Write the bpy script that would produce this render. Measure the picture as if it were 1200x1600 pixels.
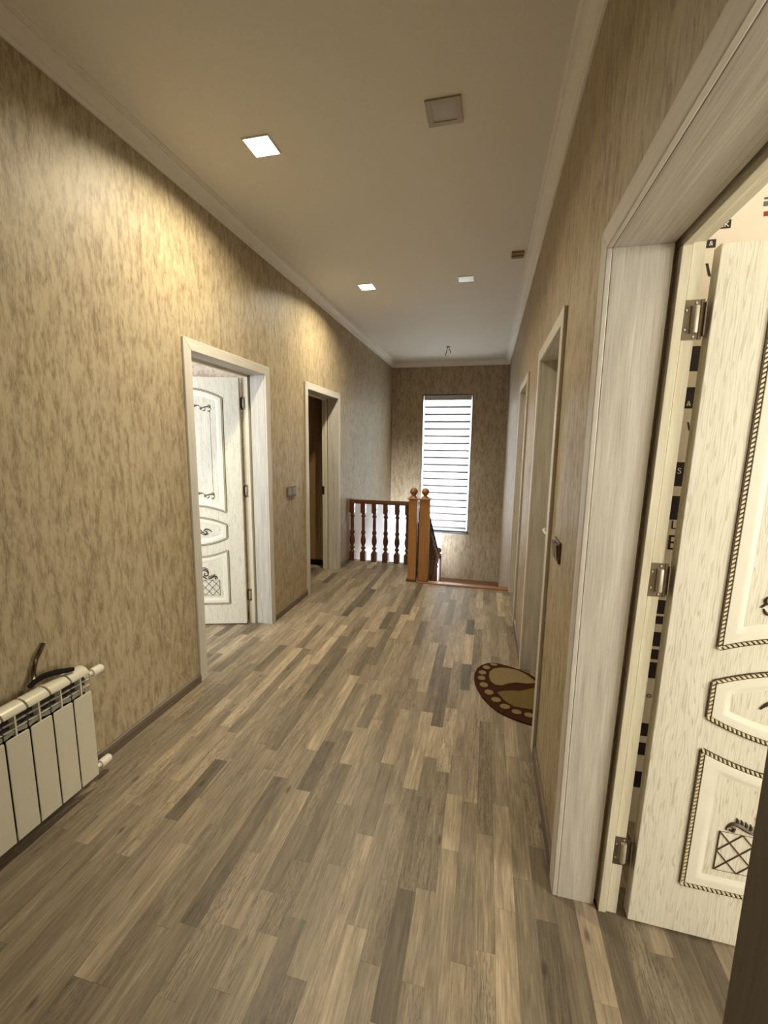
import bpy, bmesh, math, random
from mathutils import Vector, Matrix
random.seed(7)
for o in list(bpy.data.objects): bpy.data.objects.remove(o)
SC = bpy.context.scene
COL = SC.collection
# ---------------------------------------------------------------- camera
W, D, H, ZC = 2.034, 7.839, 3.0, 2.917          # hall width, far wall, ceiling, cornice foot
YS, YB = 4.66, 5.36                             # stair edge, landing balustrade
YAW, PITCH, ROLL = 0.2325, -0.1513, 0.0134
cy, sy, cp, sp, cr, sr = (math.cos(YAW), math.sin(YAW), math.cos(PITCH), math.sin(PITCH), math.cos(ROLL), math.sin(ROLL))
f0, r0, u0 = Vector((-sy, cy, 0)), Vector((cy, sy, 0)), Vector((0, 0, 1))
fw, up = f0*cp + u0*sp, -f0*sp + u0*cp
rt, uu = r0*cr + up*sr, -r0*sr + up*cr
cam = bpy.data.objects.new('camera', bpy.data.cameras.new('camera')); COL.objects.link(cam)
cam.data.sensor_fit = 'VERTICAL'; cam.data.sensor_height = 24.0; cam.data.lens = 669.54*24/1600
cam.data.clip_start = 0.02
mw = Matrix.Identity(4)
for i, v in enumerate((rt, uu, -fw)):
    for k in range(3): mw[k][i] = v[k]
mw.translation = Vector((1.7305, 0, 1.512)); cam.matrix_world = mw
SC.camera = cam
# ---------------------------------------------------------------- world, daylight, exposure
wd = bpy.data.worlds.new('sky'); SC.world = wd; wd.use_nodes = True
wd.node_tree.nodes['Background'].inputs[0].default_value = (0.75, 0.86, 1.0, 1); wd.node_tree.nodes['Background'].inputs[1].default_value = 1.2
def area(name, loc, rot, sx, sy_, power, col):
    l = bpy.data.lights.new(name, 'AREA'); l.shape = 'RECTANGLE'; l.size = sx; l.size_y = sy_; l.energy = power; l.color = col
    o = bpy.data.objects.new(name, l); o.location = loc; o.rotation_euler = rot; COL.objects.link(o); return o
P2 = math.pi/2
DAY = (1.0, 0.98, 0.95)
area('daylight_stair_window', (1.006, D+0.42, 1.2), (-P2, 0, 0), 1.0, 2.6, 84, (0.93, 0.97, 1.0))
area('daylight_side_room', (-1.3, 0.72, 1.6), (P2, 0, 0), 1.3, 1.5, 40, (0.93, 0.97, 1.0))
area('daylight_near_room', (4.62, -0.1, 1.6), (P2, 0, P2), 1.5, 1.6, 64, (1.0, 0.93, 0.77))
area('daylight_downstairs', (0.5, 2.9, -1.6), (P2, 0, 0), 1.2, 1.6, 380, (0.88, 0.93, 1.0))
PANEL = 15.5                                    # watts of each lit ceiling panel
WARM = (1.0, 0.89, 0.66)
SC.view_settings.view_transform = 'Standard'; SC.view_settings.look = 'None'
SC.view_settings.exposure = 0.86; SC.view_settings.gamma = 1.0; SC.view_settings.use_curve_mapping = False

# ---------------------------------------------------------------- materials
MATS = {}
def newmat(name):
    m = bpy.data.materials.new(name); m.use_nodes = True; MATS[name] = m
    nt = m.node_tree; b = nt.nodes['Principled BSDF']
    return m, nt, b
def N(nt, t, **kw):
    n = nt.nodes.new(t)
    for k, v in kw.items():
        if k.startswith('i_'): n.inputs[k[2:].replace('_', ' ')].default_value = v
        else: setattr(n, k, v)
    return n
def c4(c): return (c[0], c[1], c[2], 1)
def plain(name, col, rough=0.5, metal=0.0, var=0.06, scale=12.0, bump=0.0, spec=0.5):
    m, nt, b = newmat(name); L = nt.links
    g = N(nt, 'ShaderNodeNewGeometry'); n = N(nt, 'ShaderNodeTexNoise', i_Scale=scale, i_Detail=4.0); L.new(g.outputs['Position'], n.inputs['Vector'])
    r = N(nt, 'ShaderNodeValToRGB'); L.new(n.outputs['Fac'], r.inputs['Fac'])
    r.color_ramp.elements[0].position = 0.3; r.color_ramp.elements[1].position = 0.7
    r.color_ramp.elements[0].color = c4([x*(1-var) for x in col]); r.color_ramp.elements[1].color = c4([min(1, x*(1+var)) for x in col])
    L.new(r.outputs['Color'], b.inputs['Base Color'])
    b.inputs['Roughness'].default_value = rough; b.inputs['Metallic'].default_value = metal; b.inputs['Specular IOR Level'].default_value = spec
    if bump:
        bp = N(nt, 'ShaderNodeBump', i_Strength=bump, i_Distance=0.002); L.new(n.outputs['Fac'], bp.inputs['Height']); L.new(bp.outputs['Normal'], b.inputs['Normal'])
    return m
def grain(name, cols, axis, fine=160.0, long=3.0, rough=0.5, bump=0.25, coat=0.0, contrast=(0.32, 0.68), obj=False, wavy=0.25, spec=0.5, lines=0.0, linecol=(0.3,0.26,0.2)):
    """wood: noise stretched along one axis (0,1,2)"""
    m, nt, b = newmat(name); L = nt.links
    if obj: src = N(nt, 'ShaderNodeTexCoord').outputs['Object']
    else: src = N(nt, 'ShaderNodeNewGeometry').outputs['Position']
    sc = [fine]*3; sc[axis] = long
    warp = N(nt, 'ShaderNodeTexNoise', i_Scale=3.0, i_Detail=1.0); L.new(src, warp.inputs['Vector'])
    ad = N(nt, 'ShaderNodeVectorMath', operation='MULTIPLY_ADD'); L.new(warp.outputs['Color'], ad.inputs[0]); ad.inputs[1].default_value = (wavy*0.2,)*3; L.new(src, ad.inputs[2])
    mp = N(nt, 'ShaderNodeMapping'); mp.inputs['Scale'].default_value = sc; L.new(ad.outputs[0], mp.inputs['Vector'])
    n = N(nt, 'ShaderNodeTexNoise', i_Scale=1.0, i_Detail=5.0, i_Roughness=0.6); L.new(mp.outputs[0], n.inputs['Vector'])
    sc2 = [fine*0.12]*3; sc2[axis] = long*0.35
    mp2 = N(nt, 'ShaderNodeMapping'); mp2.inputs['Scale'].default_value = sc2; L.new(ad.outputs[0], mp2.inputs['Vector'])
    n2 = N(nt, 'ShaderNodeTexNoise', i_Scale=1.0, i_Detail=3.0); L.new(mp2.outputs[0], n2.inputs['Vector'])
    mx = N(nt, 'ShaderNodeMath', operation='MULTIPLY_ADD'); L.new(n2.outputs['Fac'], mx.inputs[0]); mx.inputs[1].default_value = 0.45
    m3 = N(nt, 'ShaderNodeMath', operation='MULTIPLY'); L.new(n.outputs['Fac'], m3.inputs[0]); m3.inputs[1].default_value = 0.55; L.new(m3.outputs[0], mx.inputs[2])
    r = N(nt, 'ShaderNodeValToRGB'); L.new(mx.outputs[0], r.inputs['Fac'])
    r.color_ramp.elements[0].position, r.color_ramp.elements[1].position = contrast
    r.color_ramp.elements[0].color = c4(cols[0]); r.color_ramp.elements[1].color = c4(cols[1])
    out = r.outputs['Color']
    if lines:
        # dark open-pored growth lines (cathedral grain)
        sc3 = [1.0]*3; sc3[axis] = 0.07
        mp3 = N(nt, 'ShaderNodeMapping'); mp3.inputs['Scale'].default_value = sc3; L.new(src, mp3.inputs['Vector'])
        w = N(nt, 'ShaderNodeTexWave', wave_type='BANDS', bands_direction='X', i_Scale=lines, i_Distortion=13.0, i_Detail=1.2); w.inputs['Detail Scale'].default_value = 2.6
        L.new(mp3.outputs[0], w.inputs['Vector'])
        rr = N(nt, 'ShaderNodeValToRGB'); rr.color_ramp.elements[0].position = 0.72; rr.color_ramp.elements[1].position = 0.97
        rr.color_ramp.elements[0].color = (0, 0, 0, 1); rr.color_ramp.elements[1].color = (1, 1, 1, 1); L.new(w.outputs['Fac'], rr.inputs['Fac'])
        gt = N(nt, 'ShaderNodeMapRange'); L.new(n.outputs['Fac'], gt.inputs[0]); gt.inputs[1].default_value = 0.36; gt.inputs[2].default_value = 0.58; gt.inputs[3].default_value = 0.25; gt.inputs[4].default_value = 1.0
        mm = N(nt, 'ShaderNodeMath', operation='MULTIPLY'); L.new(rr.outputs['Color'], mm.inputs[0]); L.new(gt.outputs[0], mm.inputs[1])
        ms = N(nt, 'ShaderNodeMath', operation='MULTIPLY'); L.new(mm.outputs[0], ms.inputs[0]); ms.inputs[1].default_value = 0.55
        mix = N(nt, 'ShaderNodeMix', data_type='RGBA'); L.new(ms.outputs[0], mix.inputs[0]); L.new(out, mix.inputs[6]); mix.inputs[7].default_value = c4(linecol)
        out = mix.outputs[2]
    L.new(out, b.inputs['Base Color'])
    b.inputs['Roughness'].default_value = rough; b.inputs['Coat Weight'].default_value = coat; b.inputs['Specular IOR Level'].default_value = spec
    bp = N(nt, 'ShaderNodeBump', i_Strength=bump, i_Distance=0.0015); L.new(mx.outputs[0], bp.inputs['Height']); L.new(bp.outputs['Normal'], b.inputs['Normal'])
    return m
def wallpaper():
    m, nt, b = newmat('wallpaper'); L = nt.links
    g = N(nt, 'ShaderNodeNewGeometry').outputs['Position']
    def noise(sx, sz, det, rough=0.55, dist=0.0):
        mp = N(nt, 'ShaderNodeMapping'); mp.inputs['Scale'].default_value = (sx, sx, sz); L.new(g, mp.inputs['Vector'])
        n = N(nt, 'ShaderNodeTexNoise', i_Scale=1.0, i_Detail=det, i_Roughness=rough, i_Distortion=dist); L.new(mp.outputs[0], n.inputs['Vector']); return n.outputs['Fac']
    a = noise(40, 9.5, 3.0, 0.6, 0.5); f = noise(240, 34, 3.0); lo = noise(7, 1.6, 2.0)
    s = N(nt, 'ShaderNodeMath', operation='MULTIPLY_ADD'); L.new(f, s.inputs[0]); s.inputs[1].default_value = 0.38
    t = N(nt, 'ShaderNodeMath', operation='MULTIPLY_ADD'); L.new(a, t.inputs[0]); t.inputs[1].default_value = 0.54
    q = N(nt, 'ShaderNodeMath', operation='MULTIPLY'); L.new(lo, q.inputs[0]); q.inputs[1].default_value = 0.14
    L.new(q.outputs[0], t.inputs[2]); L.new(t.outputs[0], s.inputs[2])
    r = N(nt, 'ShaderNodeValToRGB'); L.new(s.outputs[0], r.inputs['Fac']); e = r.color_ramp.elements
    e[0].position = 0.42; e[0].color = (0.228, 0.172, 0.096, 1)
    e[1].position = 0.585; e[1].color = (0.440, 0.355, 0.225, 1)
    k = e.new(0.50); k.color = (0.340, 0.267, 0.163, 1)
    L.new(r.outputs['Color'], b.inputs['Base Color']); b.inputs['Roughness'].default_value = 0.52; b.inputs['Specular IOR Level'].default_value = 0.45
    bp = N(nt, 'ShaderNodeBump', i_Strength=0.35, i_Distance=0.003); L.new(s.outputs[0], bp.inputs['Height']); L.new(bp.outputs['Normal'], b.inputs['Normal'])
    return m
def laminate():
    m, nt, b = newmat('laminate_oak'); L = nt.links
    at = N(nt, 'ShaderNodeAttribute', attribute_name='tone')
    g = N(nt, 'ShaderNodeNewGeometry').outputs['Position']
    sp_ = N(nt, 'ShaderNodeSeparateColor'); L.new(at.outputs['Color'], sp_.inputs[0])
    off = N(nt, 'ShaderNodeVectorMath', operation='MULTIPLY_ADD'); L.new(at.outputs['Color'], off.inputs[0]); off.inputs[1].default_value = (17, 31, 23); L.new(g, off.inputs[2])
    def noise(sx, sy_, det, dist=0.0, rough=0.6):
        mp = N(nt, 'ShaderNodeMapping'); mp.inputs['Scale'].default_value = (sx, sy_, 1); L.new(off.outputs[0], mp.inputs['Vector'])
        n = N(nt, 'ShaderNodeTexNoise', i_Scale=1.0, i_Detail=det, i_Roughness=rough, i_Distortion=dist); L.new(mp.outputs[0], n.inputs['Vector']); return n.outputs['Fac']
    fine = noise(230, 9, 5.0); med = noise(34, 3.4, 3.0, 1.2); big = noise(9, 1.4, 2.0, 0.6)
    base = N(nt, 'ShaderNodeValToRGB'); L.new(sp_.outputs[0], base.inputs['Fac']); e = base.color_ramp.elements
    e[0].position = 0.0; e[0].color = (0.125, 0.100, 0.068, 1); e[1].position = 1.0; e[1].color = (0.455, 0.366, 0.250, 1)
    for p_, c in ((0.22, (0.193, 0.155, 0.106)), (0.55, (0.280, 0.222, 0.152)), (0.85, (0.364, 0.289, 0.199))): k = e.new(p_); k.color = c4(c)
    def ramp(src, p0, p1, v0, v1):
        r = N(nt, 'ShaderNodeMapRange'); L.new(src, r.inputs[0]); r.inputs[1].default_value = p0; r.inputs[2].default_value = p1; r.inputs[3].default_value = v0; r.inputs[4].default_value = v1; return r.outputs[0]
    mu = N(nt, 'ShaderNodeMath', operation='MULTIPLY'); L.new(ramp(fine, 0.3, 0.7, 0.72, 1.24), mu.inputs[0]); L.new(ramp(med, 0.3, 0.7, 0.68, 1.24), mu.inputs[1])
    m2 = N(nt, 'ShaderNodeMath', operation='MULTIPLY'); L.new(mu.outputs[0], m2.inputs[0]); L.new(ramp(big, 0.3, 0.7, 0.86, 1.14), m2.inputs[1])
    vm = N(nt, 'ShaderNodeVectorMath', operation='SCALE'); L.new(base.outputs['Color'], vm.inputs[0]); L.new(m2.outputs[0], vm.inputs['Scale'])
    vk = N(nt, 'ShaderNodeTexVoronoi', i_Scale=1.0); mk = N(nt, 'ShaderNodeMapping'); mk.inputs['Scale'].default_value = (9, 3.2, 1); L.new(off.outputs[0], mk.inputs['Vector']); L.new(mk.outputs[0], vk.inputs['Vector'])
    wv = N(nt, 'ShaderNodeTexWave', wave_type='BANDS', bands_direction='X', i_Scale=38.0, i_Distortion=11.0, i_Detail=2.0); wv.inputs['Detail Scale'].default_value = 5.0
    mw_ = N(nt, 'ShaderNodeMapping'); mw_.inputs['Scale'].default_value = (1, 0.10, 1); L.new(off.outputs[0], mw_.inputs['Vector']); L.new(mw_.outputs[0], wv.inputs['Vector'])
    wa = ramp(wv.outputs['Fac'], 0.55, 0.95, 0.0, 1.0); wb = ramp(sp_.outputs[2], 0.55, 0.85, 0.08, 0.42)
    wm = N(nt, 'ShaderNodeMath', operation='MULTIPLY'); L.new(wa, wm.inputs[0]); L.new(wb, wm.inputs[1])
    wi = N(nt, 'ShaderNodeMath', operation='SUBTRACT'); wi.inputs[0].default_value = 1.0; L.new(wm.outputs[0], wi.inputs[1])
    vw = N(nt, 'ShaderNodeVectorMath', operation='SCALE'); L.new(vm.outputs[0], vw.inputs[0]); L.new(wi.outputs[0], vw.inputs['Scale']); vm = vw
    kn = ramp(vk.outputs['Distance'], 0.03, 0.10, 0.42, 1.0)
    vs_ = N(nt, 'ShaderNodeVectorMath', operation='SCALE'); L.new(vm.outputs[0], vs_.inputs[0]); L.new(kn, vs_.inputs['Scale'])
    L.new(vs_.outputs[0], b.inputs['Base Color'])
    b.inputs['Roughness'].default_value = 0.46; b.inputs['Specular IOR Level'].default_value = 0.45
    bp = N(nt, 'ShaderNodeBump', i_Strength=0.12, i_Distance=0.001); L.new(fine, bp.inputs['Height']); L.new(bp.outputs['Normal'], b.inputs['Normal'])
    return m
def floral(name, c0, c1, scale):
    m, nt, b = newmat(name); L = nt.links
    g = N(nt, 'ShaderNodeNewGeometry').outputs['Position']
    n = N(nt, 'ShaderNodeTexNoise', i_Scale=scale, i_Detail=2.0, i_Distortion=2.2); L.new(g, n.inputs['Vector'])
    v = N(nt, 'ShaderNodeTexVoronoi', i_Scale=scale*0.6); L.new(g, v.inputs['Vector'])
    mm = N(nt, 'ShaderNodeMath', operation='MULTIPLY_ADD'); L.new(v.outputs['Distance'], mm.inputs[0]); mm.inputs[1].default_value = 0.35; L.new(n.outputs['Fac'], mm.inputs[2])
    r = N(nt, 'ShaderNodeValToRGB'); L.new(mm.outputs[0], r.inputs['Fac']); e = r.color_ramp.elements
    e[0].position = 0.62; e[0].color = c4(c0); e[1].position = 0.70; e[1].color = c4(c1)
    L.new(r.outputs['Color'], b.inputs['Base Color']); b.inputs['Roughness'].default_value = 0.7
    return m
def emit(name, col, s):
    m, nt, b = newmat(name)
    b.inputs['Base Color'].default_value = (1, 1, 1, 1); b.inputs['Emission Color'].default_value = c4(col); b.inputs['Emission Strength'].default_value = s
    return m
def blindmat(name, tr):
    m, nt, b = newmat(name); L = nt.links
    b.inputs['Base Color'].default_value = (0.82, 0.82, 0.80, 1); b.inputs['Roughness'].default_value = 0.8
    n = N(nt, 'ShaderNodeTexNoise', i_Scale=90.0); g = N(nt, 'ShaderNodeNewGeometry'); L.new(g.outputs['Position'], n.inputs['Vector'])
    r = N(nt, 'ShaderNodeValToRGB'); r.color_ramp.elements[0].color = (0.78, 0.78, 0.76, 1); r.color_ramp.elements[1].color = (0.88, 0.88, 0.86, 1); L.new(n.outputs['Fac'], r.inputs[0])
    t = N(nt, 'ShaderNodeBsdfTranslucent'); L.new(r.outputs[0], t.inputs['Color'])
    mx = N(nt, 'ShaderNodeMixShader'); mx.inputs[0].default_value = tr; L.new(b.outputs[0], mx.inputs[1]); L.new(t.outputs[0], mx.inputs[2])
    L.new(mx.outputs[0], nt.nodes['Material Output'].inputs['Surface']); return m
def glassmat():
    m, nt, b = newmat('window_glass'); b.inputs['Base Color'].default_value = (0.93, 0.97, 0.98, 1); b.inputs['Roughness'].default_value = 0.02
    b.inputs['Transmission Weight'].default_value = 1.0; b.inputs['IOR'].default_value = 1.05; return m

wallpaper(); laminate(); blindmat('blind_fabric', 0.62); blindmat('blind_fold', 0.28); glassmat()
plain('ceiling_paint', (0.80, 0.77, 0.70), 0.75, var=0.02, scale=60)
plain('cornice_plaster', (0.80, 0.77, 0.70), 0.6, var=0.02)
plain('white_plaster', (0.80, 0.80, 0.82), 0.8, var=0.03, scale=20, bump=0.1)
plain('cream_plaster', (0.80, 0.76, 0.68), 0.8, var=0.03)
grain('casing_v', ((0.50, 0.46, 0.40), (0.66, 0.62, 0.55)), 2, 150, 4, 0.5, 0.2)
grain('casing_h', ((0.50, 0.46, 0.40), (0.66, 0.62, 0.55)), 1, 150, 4, 0.5, 0.2)
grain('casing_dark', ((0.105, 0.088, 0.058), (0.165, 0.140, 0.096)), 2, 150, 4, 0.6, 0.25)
grain('lining_v', ((0.42, 0.39, 0.335), (0.70, 0.665, 0.60)), 2, 300, 7, 0.5, 0.35, wavy=0.06)
grain('lining_h', ((0.36, 0.33, 0.28), (0.66, 0.62, 0.55)), 1, 260, 5, 0.5, 0.35, wavy=0.06)
grain('frame_v', ((0.58, 0.52, 0.38), (0.80, 0.76, 0.62)), 2, 110, 3, 0.5, 0.3)
grain('frame_h', ((0.58, 0.52, 0.38), (0.80, 0.76, 0.62)), 1, 110, 3, 0.5, 0.3)
grain('door_ash', ((0.70, 0.67, 0.56), (0.80, 0.78, 0.68)), 2, 260, 9, 0.45, 0.3, obj=True, lines=34.0, linecol=(0.40, 0.35, 0.24))
plain('door_smooth', (0.80, 0.78, 0.68), 0.4, var=0.02)
plain('patina_dark', (0.060, 0.040, 0.018), 0.5, var=0.25, scale=60)
plain('rope_pale', (0.72, 0.64, 0.45), 0.45, var=0.1, scale=80)
plain('hinge_metal', (0.17, 0.135, 0.095), 0.45, metal=0.7, var=0.15, scale=80)
plain('hinge_barrel', (0.50, 0.45, 0.36), 0.4, metal=0.4, var=0.1, scale=80)
plain('screw_metal', (0.62, 0.60, 0.55), 0.3, metal=0.9)
plain('black_metal', (0.03, 0.025, 0.02), 0.4, metal=0.3)
plain('handle_white', (0.80, 0.76, 0.64), 0.35)
grain('baseboard_wood', ((0.085, 0.063, 0.043), (0.165, 0.125, 0.086)), 1, 90, 4, 0.45, 0.2)
grain('oak_v', ((0.27, 0.115, 0.030), (0.42, 0.200, 0.060)), 2, 70, 3.5, 0.25, 0.12, coat=0.4)
grain('oak_y', ((0.21, 0.080, 0.024), (0.32, 0.130, 0.038)), 1, 70, 3.5, 0.25, 0.12, coat=0.4)
grain('mahogany_x', ((0.070, 0.024, 0.013), (0.125, 0.044, 0.021)), 0, 70, 3.5, 0.22, 0.1, coat=0.4)
grain('mahogany_v', ((0.070, 0.024, 0.013), (0.125, 0.044, 0.021)), 2, 70, 4.0, 0.22, 0.1, coat=0.4)
grain('stair_wood', ((0.22, 0.10, 0.04), (0.36, 0.18, 0.075)), 0, 60, 3, 0.35, 0.1)
grain('brown_wall', ((0.20, 0.115, 0.055), (0.44, 0.28, 0.14)), 2, 60, 2.0, 0.5, 0.2)
floral('floral_wallpaper', (0.80, 0.72, 0.62), (0.66, 0.52, 0.43), 14)
plain('letter_wallpaper', (0.80, 0.72, 0.60), 0.75, var=0.03)
plain('print_black', (0.018, 0.013, 0.012), 0.7); plain('print_white', (0.82, 0.78, 0.70), 0.7); plain('print_red', (0.25, 0.03, 0.025), 0.7); plain('print_teal', (0.09, 0.15, 0.14), 0.7)
plain('rad_white', (0.62, 0.58, 0.45), 0.28, var=0.02)
plain('rad_dark', (0.02, 0.018, 0.015), 0.6)
plain('rad_grey', (0.28, 0.27, 0.22), 0.5)
plain('valve_white', (0.78, 0.72, 0.60), 0.35)
plain('dark_chrome', (0.16, 0.12, 0.075), 0.22, metal=0.9, var=0.15, scale=40)
plain('black_rubber', (0.012, 0.011, 0.009), 0.8, spec=0.15)
plain('switch_plate', (0.13, 0.105, 0.072), 0.45); plain('switch_rocker', (0.22, 0.18, 0.13), 0.4)
plain('bronze_switch', (0.13, 0.085, 0.045), 0.35, metal=0.5)
emit('panel_glow', (1.0, 0.93, 0.78), 9.0)
plain('panel_frame', (0.75, 0.72, 0.66), 0.45); plain('panel_off', (0.85, 0.83, 0.80), 0.25, var=0.03); plain('panel_dull', (0.46, 0.43, 0.36), 0.5); plain('panel_dull_frame', (0.42, 0.38, 0.29), 0.5)
plain('brown_plastic', (0.36, 0.26, 0.16), 0.5); plain('wire_brown', (0.10, 0.06, 0.035), 0.5)
plain('mat_brown', (0.045, 0.016, 0.007), 0.95, var=0.4, scale=300, bump=0.8, spec=0.1); plain('mat_beige', (0.21, 0.15, 0.075), 0.95, var=0.25, scale=300, bump=0.8, spec=0.1); plain('mat_olive', (0.135, 0.095, 0.03), 0.95, var=0.35, scale=300, bump=0.8, spec=0.1)
plain('pvc_white', (0.82, 0.84, 0.86), 0.35); plain('seal_dark', (0.03, 0.03, 0.035), 0.6); plain('batten_grey', (0.16, 0.155, 0.15), 0.7); plain('headrail_grey', (0.42, 0.41, 0.39), 0.5); plain('bead_white', (0.8, 0.8, 0.76), 0.3)
plain('concrete', (0.5, 0.48, 0.45), 0.9)

# ---------------------------------------------------------------- mesh helpers
class MB:
    def __init__(s): s.v = []; s.f = []; s.m = []; s.cur = 0
    def mat(s, i): s.cur = i; return s
    def add(s, vs, fs):
        b = len(s.v); s.v += [tuple(v) for v in vs]; s.f += [tuple(b+i for i in f) for f in fs]; s.m += [s.cur]*len(fs); return s
    def box(s, x0, x1, y0, y1, z0, z1):
        x0, x1 = sorted((x0, x1)); y0, y1 = sorted((y0, y1)); z0, z1 = sorted((z0, z1))
        return s.add([(x0,y0,z0),(x1,y0,z0),(x1,y1,z0),(x0,y1,z0),(x0,y0,z1),(x1,y0,z1),(x1,y1,z1),(x0,y1,z1)],
                     [(0,3,2,1),(4,5,6,7),(0,1,5,4),(1,2,6,5),(2,3,7,6),(3,0,4,7)])
    def obox(s, o, ax, ay, az):
        o, ax, ay, az = map(Vector, (o, ax, ay, az)); p = [o, o+ax, o+ax+ay, o+ay]
        return s.add(p+[q+az for q in p], [(0,3,2,1),(4,5,6,7),(0,1,5,4),(1,2,6,5),(2,3,7,6),(3,0,4,7)])
    def prism(s, pts, ext):
        n = len(pts); e = Vector(ext); a = [Vector(p) for p in pts]
        return s.add(a+[p+e for p in a], [tuple(range(n-1,-1,-1)), tuple(range(n,2*n))]+[(i,(i+1)%n,n+(i+1)%n,n+i) for i in range(n)])
    def lathe(s, prof, o=(0,0,0), n=14, ax=2):
        o = Vector(o); vs = []; fs = []
        for r, z in prof:
            for k in range(n):
                a = 2*math.pi*k/n; p = [r*math.cos(a), r*math.sin(a), z]
                if ax == 1: p = [p[0], p[2], -p[1]]
                if ax == 0: p = [p[2], p[1], -p[0]]
                vs.append(o+Vector(p))
        m = len(prof)
        for j in range(m-1):
            for k in range(n): fs.append((j*n+k, j*n+(k+1)%n, (j+1)*n+(k+1)%n, (j+1)*n+k))
        fs.append(tuple(range(n-1,-1,-1))); fs.append(tuple((m-1)*n+k for k in range(n)))
        return s.add(vs, fs)
    def tube(s, pts, r, n=6, r1=None):
        pts = [Vector(p) for p in pts]; m = len(pts); vs = []; fs = []
        for i, p in enumerate(pts):
            t = (pts[min(i+1,m-1)]-pts[max(i-1,0)]).normalized()
            a = Vector((0,0,1)) if abs(t.z) < 0.9 else Vector((1,0,0))
            u = t.cross(a).normalized(); w = t.cross(u).normalized()
            if callable(r): rr = r(i/(m-1))
            else: rr = r if r1 is None else r+(r1-r)*i/(m-1)
            for k in range(n):
                q = 2*math.pi*k/n; vs.append(p+u*rr*math.cos(q)+w*rr*math.sin(q))
        for i in range(m-1):
            for k in range(n): fs.append((i*n+k, i*n+(k+1)%n, (i+1)*n+(k+1)%n, (i+1)*n+k))
        fs.append(tuple(range(n-1,-1,-1))); fs.append(tuple((m-1)*n+k for k in range(n)))
        return s.add(vs, fs)
    def mesh(s, name, mats):
        me = bpy.data.meshes.new(name); me.from_pydata(s.v, [], s.f); me.update()
        for mm in ([mats] if isinstance(mats, str) else mats): me.materials.append(MATS[mm])
        me.polygons.foreach_set('material_index', s.m)
        bm = bmesh.new(); bm.from_mesh(me); bmesh.ops.recalc_face_normals(bm, faces=bm.faces); bm.to_mesh(me); bm.free()
        return me
    def build(s, name, mats, parent=None, bevel=0, smooth=False, loc=None):
        return link(name, s.mesh(name, mats), parent, bevel, smooth, loc)
def link(name, me, parent=None, bevel=0, smooth=False, loc=None):
    o = bpy.data.objects.new(name, me); COL.objects.link(o)
    if loc: o.location = loc
    if parent: o.parent = parent
    if smooth:
        for p in me.polygons: p.use_smooth = True
        if not bevel: 
            es = o.modifiers.new('edges', 'EDGE_SPLIT'); es.split_angle = math.radians(42)
    if bevel:
        b = o.modifiers.new('bevel', 'BEVEL'); b.width = bevel; b.segments = 2; b.limit_method = 'ANGLE'
    return o
def empty(name, loc=(0,0,0), rz=0, parent=None):
    o = bpy.data.objects.new(name, None); COL.objects.link(o); o.location = loc; o.rotation_euler = (0,0,rz)
    o.empty_display_size = 0.05
    if parent: o.parent = parent
    return o
def tag(o, label, cat, group=None, kind=None):
    o['label'] = label; o['category'] = cat
    if group: o['group'] = group
    if kind: o['kind'] = kind
    return o
def struct(o, label, cat): return tag(o, label, cat, kind='structure')

# ---------------------------------------------------------------- doorways (outer casing edges)
CW = 0.066
DOORS = {1: (-1, 2.2215, 3.2259, 2.12), 2: (-1, 3.923, 4.9366, 2.12), 3: (1, 0.405, 1.425, 2.117), 4: (1, 2.05, 2.985, 2.115), 5: (1, 3.735, 4.635, 2.125)}
T = 0.190                                       # wall thickness
def rough(n): s, a, b, zt = DOORS[n]; return a+CW-0.02, b-CW+0.02, zt-CW+0.02

# ---------------------------------------------------------------- walls
ZL = -3.0
m = MB()
(a1, b1, h1), (a2, b2, h2) = rough(1), rough(2)
m.box(-T, 0, -1.2, a1, 0, H); m.box(-T, 0, a1, b1, h1, H); m.box(-T, 0, b1, a2, 0, H); m.box(-T, 0, a2, b2, h2, H); m.box(-T, 0, b2, YB, 0, H)
m.box(-T, 0, YB, D, -0.3, H)
struct(m.build('wall_left', 'wallpaper'), 'long left wall in mottled beige brown wallpaper with two doorways', 'wall')
m = MB(); (a3, b3, h3), (a4, b4, h4), (a5, b5, h5) = rough(3), rough(4), rough(5)
ys = [(-1.2, a3, 0), (a3, b3, h3), (b3, a4, 0), (a4, b4, h4), (b4, a5, 0), (a5, b5, h5), (b5, YS, 0)]
for y0, y1, z in ys: m.box(W, W+T, y0, y1, z, H)
m.box(W, W+T, YS, D, ZL, H)
struct(m.build('wall_right', 'wallpaper'), 'right wall in mottled beige brown wallpaper with three doorways', 'wall')
WX0, WX1, WZ0, WZ1 = 0.573, 1.439, -0.03, 2.428
m = MB(); m.box(-T, WX0, D, D+0.28, 0.46, H); m.box(WX0, WX1, D, D+0.28, WZ1, H); m.box(WX1, W+T, D, D+0.28, ZL, H)
m.box(0.985, WX1, D, D+0.28, ZL, WZ0)
struct(m.build('wall_far', 'wallpaper'), 'far end wall in brown wallpaper around the tall window', 'wall')
m = MB(); m.box(-T, WX0, D, D+0.28, WZ0, 0.46); m.box(-T, 0.985, D, D+0.28, ZL, WZ0)
struct(m.build('wall_stairwell_far', 'white_plaster'), 'white plastered lower part of the stairwell end wall seen through the balusters', 'wall')
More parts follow.
